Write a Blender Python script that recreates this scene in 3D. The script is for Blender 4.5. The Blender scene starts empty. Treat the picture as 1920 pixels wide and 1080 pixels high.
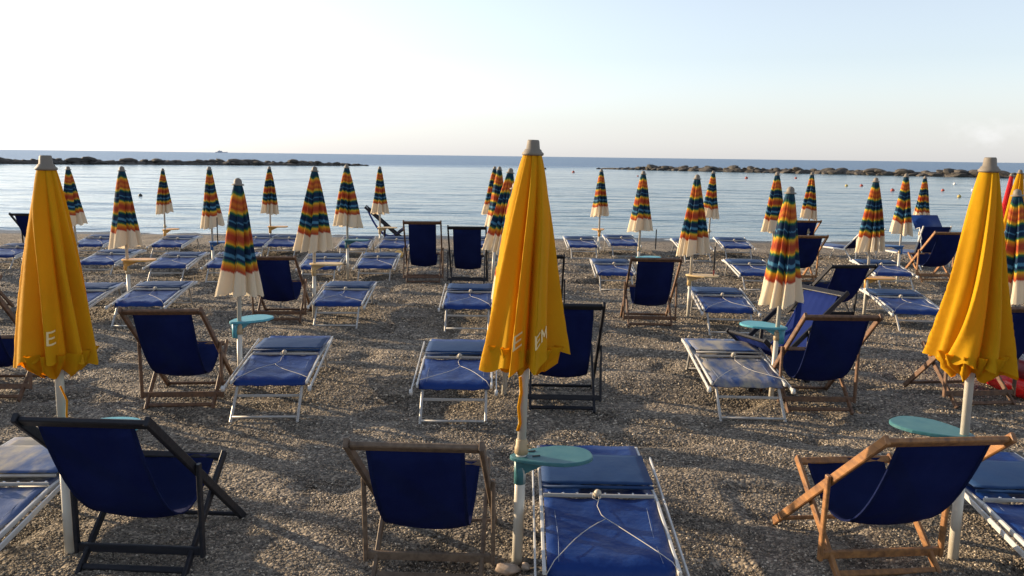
import bpy, bmesh, math, random
import numpy as np
from mathutils import Vector, Matrix

# ------------------------------------------------------------------ camera, sky, sun, exposure
S = bpy.context.scene
C = S.collection
cam = bpy.data.cameras.new('camera'); camo = bpy.data.objects.new('camera', cam); C.objects.link(camo)
cam.sensor_width = 36.0; cam.lens = 30.0; cam.clip_start = 0.05; cam.clip_end = 60000
PITCH, ROLL = math.radians(8.78), 0.013
camo.matrix_world = Matrix.Translation((0, 0, 2.1)) @ Matrix.Rotation(math.pi/2 - PITCH, 4, 'X') @ Matrix.Rotation(ROLL, 4, 'Z')
S.camera = camo

SUN_AZ, SUN_EL = math.radians(-66), math.radians(13)      # azimuth from +Y, negative = left of the view
sd = bpy.data.lights.new('sun', 'SUN'); so = bpy.data.objects.new('sun', sd); C.objects.link(so)
sd.energy = 5.0; sd.angle = math.radians(0.6); sd.color = (1.0, 0.76, 0.48)
sdir = Vector((math.sin(SUN_AZ)*math.cos(SUN_EL), math.cos(SUN_AZ)*math.cos(SUN_EL), math.sin(SUN_EL)))
so.rotation_euler = sdir.to_track_quat('Z', 'Y').to_euler()

W = bpy.data.worlds.new('World'); S.world = W; W.use_nodes = True
nt = W.node_tree; nt.nodes.clear()
out = nt.nodes.new('ShaderNodeOutputWorld'); bg = nt.nodes.new('ShaderNodeBackground')
sky = nt.nodes.new('ShaderNodeTexSky'); sky.sky_type = 'NISHITA'; sky.sun_disc = False
sky.sun_elevation = SUN_EL; sky.sun_rotation = SUN_AZ
sky.altitude = 0; sky.air_density = 1.0; sky.dust_density = 0.7; sky.ozone_density = 1.5
bg.inputs['Strength'].default_value = 0.15
# a thin, far cumulus low over the sea on the right, mixed into the sky by direction
tc = nt.nodes.new('ShaderNodeTexCoord')
mp = nt.nodes.new('ShaderNodeMapping'); mp.inputs['Scale'].default_value = (1, 1, 1.7)
nt.links.new(tc.outputs['Generated'], mp.inputs['Vector'])
cn = nt.nodes.new('ShaderNodeTexNoise'); cn.inputs['Scale'].default_value = 26; cn.inputs['Detail'].default_value = 7
cn.inputs['Roughness'].default_value = 0.55
nt.links.new(mp.outputs[0], cn.inputs['Vector'])
cd = Vector((0.497, 0.867, 0.033)).normalized()
def wmath(op, a, b=None, c=None):
    n = nt.nodes.new('ShaderNodeMath'); n.operation = op
    for i, v in enumerate((a, b, c)):
        if v is None: continue
        if isinstance(v, (int, float)): n.inputs[i].default_value = v
        else: nt.links.new(v, n.inputs[i])
    return n.outputs[0]
sx = nt.nodes.new('ShaderNodeSeparateXYZ'); nt.links.new(tc.outputs['Generated'], sx.inputs[0])
dx = wmath('DIVIDE', wmath('SUBTRACT', sx.outputs[0], cd.x), 0.065)
dz = wmath('DIVIDE', wmath('SUBTRACT', sx.outputs[2], cd.z), 0.020)
rr = wmath('SQRT', wmath('ADD', wmath('MULTIPLY', dx, dx), wmath('MULTIPLY', dz, dz)))
mask = wmath('SUBTRACT', 1.0, rr)
m2 = wmath('ADD', mask, wmath('MULTIPLY', wmath('SUBTRACT', cn.outputs['Fac'], 0.5), 3.0))
m3 = nt.nodes.new('ShaderNodeMapRange'); m3.interpolation_type = 'SMOOTHSTEP'
nt.links.new(m2, m3.inputs[0]); m3.inputs[1].default_value = 0.05; m3.inputs[2].default_value = 1.5
m3.inputs[3].default_value = 0; m3.inputs[4].default_value = 0.8
front = wmath('GREATER_THAN', sx.outputs[1], 0.0)
mixc = nt.nodes.new('ShaderNodeMix'); mixc.data_type = 'RGBA'
nt.links.new(wmath('MULTIPLY', m3.outputs[0], front), mixc.inputs['Factor'])
hs = nt.nodes.new('ShaderNodeHueSaturation'); hs.inputs['Saturation'].default_value = 0.46; hs.inputs['Value'].default_value = 0.83
nt.links.new(sky.outputs[0], hs.inputs['Color'])
tint = nt.nodes.new('ShaderNodeMix'); tint.data_type = 'RGBA'; tint.blend_type = 'MULTIPLY'; tint.inputs['Factor'].default_value = 1
nt.links.new(hs.outputs[0], tint.inputs['A']); tint.inputs['B'].default_value = (0.955, 0.985, 1.065, 1)
# sea haze low over the horizon, the same all the way round
hz = nt.nodes.new('ShaderNodeMix'); hz.data_type = 'RGBA'
sx0 = nt.nodes.new('ShaderNodeSeparateXYZ'); tc0 = nt.nodes.new('ShaderNodeTexCoord'); nt.links.new(tc0.outputs['Generated'], sx0.inputs[0])
hr = nt.nodes.new('ShaderNodeMapRange'); hr.interpolation_type = 'SMOOTHSTEP'; nt.links.new(sx0.outputs[2], hr.inputs[0])
hr.inputs[1].default_value = 0.0; hr.inputs[2].default_value = 0.11; hr.inputs[3].default_value = 0.62; hr.inputs[4].default_value = 0
nt.links.new(hr.outputs[0], hz.inputs['Factor']); nt.links.new(tint.outputs['Result'], hz.inputs['A']); hz.inputs['B'].default_value = (2.62, 2.62, 2.70, 1)
nt.links.new(hz.outputs['Result'], mixc.inputs['A']); mixc.inputs['B'].default_value = (3.4, 3.4, 3.4, 1)
nt.links.new(mixc.outputs['Result'], bg.inputs['Color']); nt.links.new(bg.outputs[0], out.inputs[0])

S.view_settings.view_transform = 'Standard'; S.view_settings.look = 'None'
S.view_settings.exposure = 1.0; S.view_settings.gamma = 1.0; S.view_settings.use_curve_mapping = False
S.render.engine = 'CYCLES'

# ------------------------------------------------------------------ materials
def mat(name, col, rough=0.6, metal=0.0, spec=0.5, noise=None, bump=0.0, bscale=40, transl=0.0, tcol=None):
    m = bpy.data.materials.new(name); m.use_nodes = True
    n = m.node_tree.nodes; l = m.node_tree.links; p = n['Principled BSDF']; o = n['Material Output']
    p.inputs['Roughness'].default_value = rough; p.inputs['Metallic'].default_value = metal
    p.inputs['Specular IOR Level'].default_value = spec
    p.inputs['Base Color'].default_value = (*col, 1)
    t = n.new('ShaderNodeTexCoord'); geo = t.outputs['Object']
    if noise:                                  # (other colour, scale vector, sharpness, amount)
        oc, sc, lo, hi = noise
        mpn = n.new('ShaderNodeMapping'); mpn.inputs['Scale'].default_value = sc
        oi = n.new('ShaderNodeObjectInfo')
        va = n.new('ShaderNodeVectorMath'); va.operation = 'ADD'
        cb = n.new('ShaderNodeCombineXYZ')
        mu = n.new('ShaderNodeMath'); mu.operation = 'MULTIPLY'; mu.inputs[1].default_value = 37.0
        l.new(oi.outputs['Random'], mu.inputs[0]); l.new(mu.outputs[0], cb.inputs[0]); l.new(mu.outputs[0], cb.inputs[1])
        l.new(geo, mpn.inputs[0]); l.new(mpn.outputs[0], va.inputs[0]); l.new(cb.outputs[0], va.inputs[1])
        nn = n.new('ShaderNodeTexNoise'); nn.inputs['Scale'].default_value = 1; nn.inputs['Detail'].default_value = 6
        nn.inputs['Roughness'].default_value = 0.6
        l.new(va.outputs[0], nn.inputs['Vector'])
        r = n.new('ShaderNodeMapRange'); r.inputs[1].default_value = lo; r.inputs[2].default_value = hi
        l.new(nn.outputs['Fac'], r.inputs[0])
        mx = n.new('ShaderNodeMix'); mx.data_type = 'RGBA'
        l.new(r.outputs[0], mx.inputs['Factor']); mx.inputs['A'].default_value = (*col, 1); mx.inputs['B'].default_value = (*oc, 1)
        l.new(mx.outputs['Result'], p.inputs['Base Color'])
    if bump:
        b = n.new('ShaderNodeBump'); b.inputs['Strength'].default_value = bump; b.inputs['Distance'].default_value = 0.004
        bn = n.new('ShaderNodeTexNoise'); bn.inputs['Scale'].default_value = bscale; bn.inputs['Detail'].default_value = 5
        l.new(geo, bn.inputs['Vector']); l.new(bn.outputs['Fac'], b.inputs['Height']); l.new(b.outputs[0], p.inputs['Normal'])
    if transl:
        tr = n.new('ShaderNodeBsdfTranslucent'); tr.inputs[0].default_value = (*(tcol or col), 1)
        ms = n.new('ShaderNodeMixShader'); ms.inputs[0].default_value = transl
        l.new(p.outputs[0], ms.inputs[1]); l.new(tr.outputs[0], ms.inputs[2]); l.new(ms.outputs[0], o.inputs[0])
    return m

M = {}
M['black_wood'] = mat('black_painted_wood', (.009, .010, .015), .5, spec=.3, noise=((.02, .02, .024), (8, 8, 60), .45, .8), bump=.5)
M['grey_wood'] = mat('weathered_wood', (.15, .105, .07), .7, noise=((.075, .048, .032), (30, 4, 30), .35, .7), bump=.7)
M['brown_wood'] = mat('brown_wood', (.16, .082, .042), .6, noise=((.06, .032, .02), (30, 4, 30), .35, .7), bump=.6)
M['orange_wood'] = mat('varnished_wood', (.32, .15, .05), .5, noise=((.12, .055, .025), (30, 5, 30), .35, .7), bump=.6)
M['sling'] = mat('navy_canvas', (.007, .013, .060), .85, spec=.1, noise=((.012, .022, .095), (3.2, 3.2, 3.2), .42, .72), bump=.6, bscale=160, transl=.30, tcol=(.010, .030, .22))
M['sling_light'] = mat('faded_blue_canvas', (.012, .028, .15), .85, spec=.1, bump=.6, bscale=160, transl=.3, tcol=(.03, .07, .4))
M['vinyl'] = mat('blue_mesh_vinyl', (.004, .025, .135), .38, spec=.2, noise=((.008, .034, .16), (6, 6, 6), .35, .75), bump=.9, bscale=14)
M['vinyl_fade'] = mat('blue_mesh_vinyl_dull', (.008, .034, .11), .6, spec=.2, noise=((.014, .044, .12), (6, 6, 6), .35, .75), bump=.5, bscale=20)
M['vinyl'].node_tree.nodes['Bump'].inputs['Distance'].default_value = .009
M['worn'] = mat('worn_vinyl', (.02, .055, .17), .5, noise=((.25, .225, .18), (5, 1.6, 5), .44, .60), bump=.6, bscale=20)
M['tube'] = mat('white_lacquered_tube', (.50, .50, .49), .35, noise=((.34, .32, .28), (9, 9, 9), .5, .8))
M['leg'] = mat('aluminium_leg', (.38, .37, .35), .45, metal=.25, noise=((.3, .27, .23), (9, 9, 9), .45, .8))
M['grommet'] = mat('grommet', (.7, .7, .7), .25, metal=.8)
M['cord'] = mat('elastic_cord', (.42, .40, .36), .8)
M['stitch'] = mat('stitching', (.16, .20, .30), .8)
M['knob'] = mat('plastic_knob', (.42, .37, .29), .5)
M['pole'] = mat('cream_pole', (.52, .49, .42), .4, noise=((.42, .36, .27), (6, 6, 3), .5, .85))
M['collar'] = mat('collar', (.36, .27, .15), .5)
M['cap'] = mat('grey_plastic_cap', (.17, .145, .11), .65, noise=((.17, .145, .12), (30, 30, 30), .35, .7))
M['teal'] = mat('teal_plastic', (.02, .115, .14), .45, noise=((.05, .16, .17), (12, 12, 12), .3, .7))
M['aqua'] = mat('aqua_plastic', (.07, .27, .35), .45, noise=((.07, .33, .40), (12, 12, 12), .3, .7))
M['blue_plastic'] = mat('blue_plastic', (.03, .12, .32), .45, noise=((.02, .09, .25), (12, 12, 12), .3, .7))
M['yellow_plastic'] = mat('yellow_plastic', (.68, .34, .06), .45, noise=((.52, .27, .07), (12, 12, 12), .3, .7))
M['cream_plastic'] = mat('cream_plastic', (.62, .44, .20), .5, noise=((.5, .36, .18), (12, 12, 12), .3, .7))
M['yellow_cloth'] = mat('yellow_canvas', (.54, .305, .006), .8, spec=.12, noise=((.46, .25, .006), (3, 3, 3), .3, .7), bump=.9, bscale=16, transl=.24, tcol=(.90, .24, .0))
M['letter'] = mat('faded_white_print', (.66, .50, .24), .8)
M['cream_trim'] = mat('cream_fringe', (.7, .6, .42), .8)
M['red_cloth'] = mat('red_canvas', (.55, .02, .03), .8, transl=.3, tcol=(.8, .02, .03))
M['red_vinyl'] = mat('red_inflatable_vinyl', (.62, .012, .012), .25)
M['maroon'] = mat('maroon_vinyl', (.14, .012, .02), .4)
M['dark'] = mat('dark_plastic', (.02, .02, .02), .5)
M['buoy_red'] = mat('buoy_red', (.32, .05, .03), .5)
M['buoy_yellow'] = mat('buoy_yellow', (.4, .3, .08), .5)
M['buoy_white'] = mat('buoy_white', (.7, .7, .68), .5)
M['ball'] = mat('ball', (.75, .45, .12), .5)
M['ship_grey'] = mat('ship_grey', (.42, .45, .5), .6)
M['rock'] = mat('rock', (.045, .04, .034), .85, noise=((.085, .073, .06), (1.2, 1.2, 1.2), .4, .65), bump=.8, bscale=6)
M['rock'].node_tree.nodes['Bump'].inputs['Distance'].default_value = .15
M['stone'] = mat('beach_stone', (.42, .33, .26), .7, noise=((.3, .22, .16), (20, 20, 20), .4, .6))

def stripe_mat():
    m = bpy.data.materials.new('rainbow_striped_canvas'); m.use_nodes = True
    n = m.node_tree.nodes; l = m.node_tree.links; p = n['Principled BSDF']; o = n['Material Output']
    uv = n.new('ShaderNodeUVMap'); uv.uv_map = 'UVMap'
    sp = n.new('ShaderNodeSeparateXYZ'); l.new(uv.outputs[0], sp.inputs[0])
    r = n.new('ShaderNodeValToRGB'); l.new(sp.outputs[1], r.inputs[0])
    navy, lb, gr, ye, og, rd, cr = (.010, .030, .075), (.07, .22, .36), (.03, .15, .06), (.66, .42, .03), (.56, .19, .03), (.38, .065, .03), (.72, .62, .46)
    st = [(0, (.02, .10, .14)), (.06, navy), (.085, gr), (.10, ye), (.125, og), (.15, rd), (.185, og), (.215, rd), (.245, ye), (.262, gr),
          (.28, navy), (.325, navy), (.335, lb), (.345, navy), (.375, navy), (.392, gr), (.405, ye), (.43, og), (.455, rd), (.495, rd), (.52, og), (.535, ye), (.55, gr),
          (.57, navy), (.615, navy), (.625, lb), (.645, lb), (.655, navy)]
    st2 = [(.69, gr), (.705, ye), (.73, og), (.76, rd), (.785, cr)]
    r.color_ramp.interpolation = 'LINEAR'
    es = r.color_ramp.elements
    es[0].position = 0; es[0].color = (*st[0][1], 1); es[1].position = 1; es[1].color = (*st[-1][1], 1)
    for q, c in st[1:]:
        e = es.new(q); e.color = (*c, 1)
    r2 = n.new('ShaderNodeValToRGB'); l.new(sp.outputs[1], r2.inputs[0]); e2 = r2.color_ramp.elements
    e2[0].position = .67; e2[0].color = (*navy, 1); e2[1].position = 1; e2[1].color = (*cr, 1)
    for q, c in st2:
        e = e2.new(q); e.color = (*c, 1)
    e = e2.new(.772); e.color = (*rd, 1)
    gt = n.new('ShaderNodeMath'); gt.operation = 'GREATER_THAN'; gt.inputs[1].default_value = .672; l.new(sp.outputs[1], gt.inputs[0])
    mx = n.new('ShaderNodeMix'); mx.data_type = 'RGBA'
    l.new(gt.outputs[0], mx.inputs['Factor']); l.new(r.outputs[0], mx.inputs['A']); l.new(r2.outputs[0], mx.inputs['B'])
    l.new(mx.outputs['Result'], p.inputs['Base Color']); p.inputs['Roughness'].default_value = .8
    p.inputs['Specular IOR Level'].default_value = .15
    tr = n.new('ShaderNodeBsdfTranslucent'); l.new(mx.outputs['Result'], tr.inputs[0])
    ms = n.new('ShaderNodeMixShader'); ms.inputs[0].default_value = .35
    l.new(p.outputs[0], ms.inputs[1]); l.new(tr.outputs[0], ms.inputs[2]); l.new(ms.outputs[0], o.inputs[0])
    return m
M['stripe'] = stripe_mat()

def ground_mat():
    m = bpy.data.materials.new('shingle'); m.use_nodes = True
    n = m.node_tree.nodes; l = m.node_tree.links; p = n['Principled BSDF']
    t = n.new('ShaderNodeTexCoord'); P = t.outputs['Object']
    v = n.new('ShaderNodeTexVoronoi'); v.inputs['Scale'].default_value = 55; l.new(P, v.inputs['Vector'])
    v2 = n.new('ShaderNodeTexVoronoi'); v2.inputs['Scale'].default_value = 24; l.new(P, v2.inputs['Vector'])
    n1 = n.new('ShaderNodeTexNoise'); n1.inputs['Scale'].default_value = 1.3; n1.inputs['Detail'].default_value = 6; l.new(P, n1.inputs['Vector'])
    n2 = n.new('ShaderNodeTexNoise'); n2.inputs['Scale'].default_value = 9; n2.inputs['Detail'].default_value = 8; l.new(P, n2.inputs['Vector'])
    sp = n.new('ShaderNodeSeparateColor'); l.new(v.outputs['Color'], sp.inputs[0])
    cr = n.new('ShaderNodeValToRGB'); l.new(sp.outputs[0], cr.inputs[0])
    E = cr.color_ramp.elements; E[0].color = (0.052, 0.043, 0.034, 1); E[1].color = (0.378, 0.318, 0.241, 1); e = E.new(.5); e.color = (0.142, 0.120, 0.095, 1); e = E.new(.8); e.color = (0.224, 0.187, 0.142, 1)
    mx = n.new('ShaderNodeMix'); mx.data_type = 'RGBA'; mx.blend_type = 'MULTIPLY'; mx.inputs['Factor'].default_value = 1
    r = n.new('ShaderNodeMapRange'); l.new(n1.outputs['Fac'], r.inputs[0]); r.inputs[1].default_value = .3; r.inputs[2].default_value = .7; r.inputs[3].default_value = .75; r.inputs[4].default_value = 1.25
    l.new(cr.outputs[0], mx.inputs['A']); l.new(r.outputs[0], mx.inputs['B'])
    # the strip the waves reach is wet: darker and smoother
    sy = n.new('ShaderNodeSeparateXYZ'); l.new(P, sy.inputs[0])
    ad = n.new('ShaderNodeMath'); ad.operation = 'ADD'; l.new(sy.outputs[1], ad.inputs[0]); l.new(n1.outputs['Fac'], ad.inputs[1])
    w = n.new('ShaderNodeMapRange'); l.new(ad.outputs[0], w.inputs[0]); w.inputs[1].default_value = 23.4; w.inputs[2].default_value = 24.6
    mw = n.new('ShaderNodeMix'); mw.data_type = 'RGBA'; l.new(w.outputs[0], mw.inputs['Factor']); l.new(mx.outputs['Result'], mw.inputs['A']); mw.inputs['B'].default_value = (.035, .032, .028, 1)
    l.new(mw.outputs['Result'], p.inputs['Base Color'])
    rr = n.new('ShaderNodeMapRange'); l.new(w.outputs[0], rr.inputs[0]); rr.inputs[3].default_value = .85; rr.inputs[4].default_value = .45; l.new(rr.outputs[0], p.inputs['Roughness'])
    p.inputs['Specular IOR Level'].default_value = .35
    h1 = n.new('ShaderNodeMath'); h1.operation = 'MULTIPLY_ADD'; l.new(v.outputs['Distance'], h1.inputs[0]); h1.inputs[1].default_value = -.5; l.new(n2.outputs['Fac'], h1.inputs[2])
    h2 = n.new('ShaderNodeMath'); h2.operation = 'MULTIPLY_ADD'; l.new(v2.outputs['Distance'], h2.inputs[0]); h2.inputs[1].default_value = -.8; l.new(h1.outputs[0], h2.inputs[2])
    b = n.new('ShaderNodeBump'); b.inputs['Strength'].default_value = 1; b.inputs['Distance'].default_value = .020
    l.new(h2.outputs[0], b.inputs['Height']); l.new(b.outputs[0], p.inputs['Normal'])
    return m
M['ground'] = ground_mat()

def pebble_mat():
    m = bpy.data.materials.new('pebble'); m.use_nodes = True
    n = m.node_tree.nodes; l = m.node_tree.links; p = n['Principled BSDF']
    oi = n.new('ShaderNodeObjectInfo'); cr = n.new('ShaderNodeValToRGB'); l.new(oi.outputs['Random'], cr.inputs[0])
    E = cr.color_ramp.elements; E[0].color = (.055, .048, .04, 1); E[1].color = (.60, .52, .41, 1)
    for q, c in ((.3, (0.116, 0.099, 0.079)), (.55, (0.181, 0.153, 0.119)), (.72, (0.241, 0.191, 0.136)), (.9, (0.335, 0.288, 0.224))):
        e = E.new(q); e.color = (*c, 1)
    l.new(cr.outputs[0], p.inputs['Base Color']); p.inputs['Roughness'].default_value = .7; p.inputs['Specular IOR Level'].default_value = .35
    return m
M['pebble'] = pebble_mat()

def sea_mat():
    m = bpy.data.materials.new('sea_water'); m.use_nodes = True
    n = m.node_tree.nodes; l = m.node_tree.links; p = n['Principled BSDF']
    p.inputs['Base Color'].default_value = (.018, .055, .085, 1); p.inputs['Roughness'].default_value = .12; p.inputs['IOR'].default_value = 1.33
    t = n.new('ShaderNodeTexCoord'); P = t.outputs['Object']
    sy = n.new('ShaderNodeSeparateXYZ'); l.new(P, sy.inputs[0])
    nz = n.new('ShaderNodeTexNoise'); nz.inputs['Scale'].default_value = .02; l.new(P, nz.inputs['Vector'])
    ad = n.new('ShaderNodeMath'); ad.operation = 'MULTIPLY_ADD'; l.new(nz.outputs['Fac'], ad.inputs[0]); ad.inputs[1].default_value = 90; l.new(sy.outputs[1], ad.inputs[2])
    # outside the breakwaters the sea is choppier: it mirrors less and shows its own blue
    w = n.new('ShaderNodeMapRange'); l.new(ad.outputs[0], w.inputs[0]); w.inputs[1].default_value = 190; w.inputs[2].default_value = 260
    for sock, a, b_ in (('Specular IOR Level', .52, .13), ('Roughness', .12, .3)):
        q = n.new('ShaderNodeMapRange'); l.new(w.outputs[0], q.inputs[0]); q.inputs[3].default_value = a; q.inputs[4].default_value = b_; l.new(q.outputs[0], p.inputs[sock])
    mc = n.new('ShaderNodeMix'); mc.data_type = 'RGBA'; l.new(w.outputs[0], mc.inputs['Factor']); mc.inputs['A'].default_value = (.055, .125, .165, 1); mc.inputs['B'].default_value = (.055, .125, .24, 1); l.new(mc.outputs['Result'], p.inputs['Base Color'])
    prev = None
    for sc, dist, st in (((.02, .10, 1), 1.0, 1.0), ((.12, .5, 1), .34, 1.0), ((.6, 2.2, 1), .075, 1.0), ((2.4, 7, 1), .024, 1.0)):
        mp = n.new('ShaderNodeMapping'); mp.inputs['Scale'].default_value = sc; mp.inputs['Rotation'].default_value = (0, 0, .12); l.new(P, mp.inputs[0])
        nn = n.new('ShaderNodeTexNoise'); nn.inputs['Scale'].default_value = 1; nn.inputs['Detail'].default_value = 3; l.new(mp.outputs[0], nn.inputs['Vector'])
        b = n.new('ShaderNodeBump'); b.inputs['Strength'].default_value = st; b.inputs['Distance'].default_value = dist; l.new(nn.outputs['Fac'], b.inputs['Height'])
        if prev: l.new(prev.outputs[0], b.inputs['Normal'])
        prev = b
    l.new(prev.outputs[0], p.inputs['Normal'])
    # thin broken foam where the wavelets run out on the shingle
    fn = n.new('ShaderNodeTexNoise'); fn.inputs['Scale'].default_value = .9; fn.inputs['Detail'].default_value = 5; l.new(P, fn.inputs['Vector'])
    fy = n.new('ShaderNodeMath'); fy.operation = 'MULTIPLY_ADD'; l.new(fn.outputs['Fac'], fy.inputs[0]); fy.inputs[1].default_value = 1.6; l.new(sy.outputs[1], fy.inputs[2])
    fr = n.new('ShaderNodeValToRGB'); fm = n.new('ShaderNodeMapRange'); l.new(fy.outputs[0], fm.inputs[0]); fm.inputs[1].default_value = 25.2; fm.inputs[2].default_value = 26.6; l.new(fm.outputs[0], fr.inputs[0])
    fr.color_ramp.elements[0].color = (0, 0, 0, 1); fr.color_ramp.elements[1].color = (0, 0, 0, 1)
    for q_, v_ in ((.25, 0), (.36, .75), (.42, .1), (.7, 0), (.76, .4), (.8, 0)): e_ = fr.color_ramp.elements.new(q_); e_.color = (v_, v_, v_, 1)
    df = n.new('ShaderNodeBsdfDiffuse'); df.inputs[0].default_value = (.7, .72, .73, 1)
    ms = n.new('ShaderNodeMixShader'); l.new(fr.outputs[0], ms.inputs[0]); l.new(p.outputs[0], ms.inputs[1]); l.new(df.outputs[0], ms.inputs[2]); l.new(ms.outputs[0], n['Material Output'].inputs[0])
    return m
M['sea'] = sea_mat()

# ------------------------------------------------------------------ mesh helpers
def link(name, me, parent=None, m=None, smooth=None):
    o = bpy.data.objects.new(name, me); C.objects.link(o)
    if m is not None and len(me.materials) == 0: me.materials.append(m)
    if parent is not None: o.parent = parent
    return o
def mesh(verts, faces, smooth=False, m=None):
    me = bpy.data.meshes.new('m'); me.from_pydata([tuple(v) for v in verts], [], [tuple(f) for f in faces]); me.update()
    if smooth: me.polygons.foreach_set('use_smooth', [True]*len(me.polygons))
    if m is not None: me.materials.append(m)
    return me
def tag(o, label, cat, group=None, kind=None):
    o['label'] = label; o['category'] = cat
    if group: o['group'] = group
    if kind: o['kind'] = kind
    return o
def empty(name, loc, rz=0):
    o = bpy.data.objects.new(name, None); C.objects.link(o); o.location = loc; o.rotation_euler = (0, 0, rz); o.empty_display_size = .1
    return o
class MB:
    def __init__(s): s.v = []; s.f = []
    def beam(s, a, b, w, t, up=(0, 0, 1), ch=.2):
        """bar from a to b, width w across 'up', thickness t along 'up', chamfered long edges"""
        a, b, up = Vector(a), Vector(b), Vector(up); d = (b-a).normalized(); sx_ = d.cross(up)
        if sx_.length < 1e-4: sx_ = d.cross(Vector((1, 0, 0)))
        sx_.normalize(); u = sx_.cross(d).normalized(); c = min(w, t)*ch
        prof = [(-w/2+c, -t/2), (w/2-c, -t/2), (w/2, -t/2+c), (w/2, t/2-c), (w/2-c, t/2), (-w/2+c, t/2), (-w/2, t/2-c), (-w/2, -t/2+c)]
        k = len(s.v); e = d*c*.8
        for P, q in ((a, .86), (a+e, 1), (b-e, 1), (b, .86)):
            for x, y in prof: s.v.append(P + sx_*x*q + u*y*q)
        for r_ in range(3):
            for i in range(8): j = (i+1) % 8; s.f.append((k+r_*8+i, k+r_*8+j, k+r_*8+8+j, k+r_*8+8+i))
        s.f.append([k+i for i in range(8)][::-1]); s.f.append([k+24+i for i in range(8)])
        return s
    def tube(s, pts, r, n=8, cap=True):
        pts = [Vector(p) for p in pts]; k = len(s.v); prev = None
        for i, P in enumerate(pts):
            d = (pts[min(i+1, len(pts)-1)] - pts[max(i-1, 0)]).normalized()
            if prev is None: ref = Vector((0, 0, 1)) if abs(d.z) < .9 else Vector((1, 0, 0)); x = d.cross(ref).normalized()
            else: x = (prev - d*prev.dot(d)).normalized()
            prev = x; y = d.cross(x); R = r[i] if isinstance(r, (list, tuple)) else r
            for j in range(n): a = 2*math.pi*j/n; s.v.append(P + x*math.cos(a)*R + y*math.sin(a)*R)
        for i in range(len(pts)-1):
            for j in range(n): j2 = (j+1) % n; s.f.append((k+i*n+j, k+i*n+j2, k+(i+1)*n+j2, k+(i+1)*n+j))
        if cap: s.f.append([k+j for j in range(n)][::-1]); s.f.append([k+(len(pts)-1)*n+j for j in range(n)])
        return s
    def lathe(s, prof, n=16, c=(0, 0, 0)):
        return s.tube([(c[0], c[1], c[2]+z) for r, z in prof], [r for r, z in prof], n)
    def slab(s, grid, th):
        """grid[i][j] of points; a sheet of thickness th (downwards)"""
        ni, nj = len(grid), len(grid[0]); k = len(s.v)
        N = [[None]*nj for _ in range(ni)]
        for i in range(ni):
            for j in range(nj):
                a = Vector(grid[min(i+1, ni-1)][j]) - Vector(grid[max(i-1, 0)][j]); b = Vector(grid[i][min(j+1, nj-1)]) - Vector(grid[i][max(j-1, 0)])
                N[i][j] = a.cross(b).normalized()
        for sg in (.5, -.5):
            for i in range(ni):
                for j in range(nj): s.v.append(Vector(grid[i][j]) + N[i][j]*th*sg)
        T = ni*nj; q = lambda i, j, o: k+o*T+i*nj+j
        for i in range(ni-1):
            for j in range(nj-1):
                s.f.append((q(i, j, 0), q(i+1, j, 0), q(i+1, j+1, 0), q(i, j+1, 0))); s.f.append((q(i, j, 1), q(i, j+1, 1), q(i+1, j+1, 1), q(i+1, j, 1)))
        for i in range(ni-1):
            s.f.append((q(i, 0, 0), q(i, 0, 1), q(i+1, 0, 1), q(i+1, 0, 0))); s.f.append((q(i, nj-1, 0), q(i+1, nj-1, 0), q(i+1, nj-1, 1), q(i, nj-1, 1)))
        for j in range(nj-1):
            s.f.append((q(0, j, 0), q(0, j+1, 0), q(0, j+1, 1), q(0, j, 1))); s.f.append((q(ni-1, j, 0), q(ni-1, j, 1), q(ni-1, j+1, 1), q(ni-1, j+1, 0)))
        return s
    def me(s, m=None, smooth=False): return mesh(s.v, s.f, smooth, m)

# value noise in numpy for the land and the waves
_rs = np.random.RandomState(7); _T = _rs.rand(256, 256)
def vn(x, y):
    xi = np.floor(x).astype(int); yi = np.floor(y).astype(int); fx = x-xi; fy = y-yi
    fx = fx*fx*(3-2*fx); fy = fy*fy*(3-2*fy)
    g = lambda a, b: _T[a & 255, b & 255]
    return (g(xi, yi)*(1-fx)+g(xi+1, yi)*fx)*(1-fy) + (g(xi, yi+1)*(1-fx)+g(xi+1, yi+1)*fx)*fy
def fbm(x, y, o=4):
    s = 0; a = .5
    for i in range(o): s = s + a*(vn(x*2**i+i*17.3, y*2**i+i*9.1)-.5); a *= .55
    return s
def land(x, y):
    x = np.asarray(x, float); y = np.asarray(y, float)
    h = .16*fbm(x*.7+3, y*1.0, 3) + .046*fbm(x*2.9+50, y*3.4+20, 3)
    pit = vn(x*2.6+90, y*2.9+40); h = h - .040*np.clip((pit-.66)/.2, 0, 1)**1.5
    t = np.clip((y-19.0)/6.0, 0, None); h = h*(1-.6*np.clip(t, 0, 1)) - .25*t - .04*np.maximum(t-1, 0)**2
    h = h + .05*np.exp(-((y-22.3-.8*(vn(x*.25, x*0)-.5))/.7)**2)
    return h
def gz(x, y): return float(land(x, y))

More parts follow.
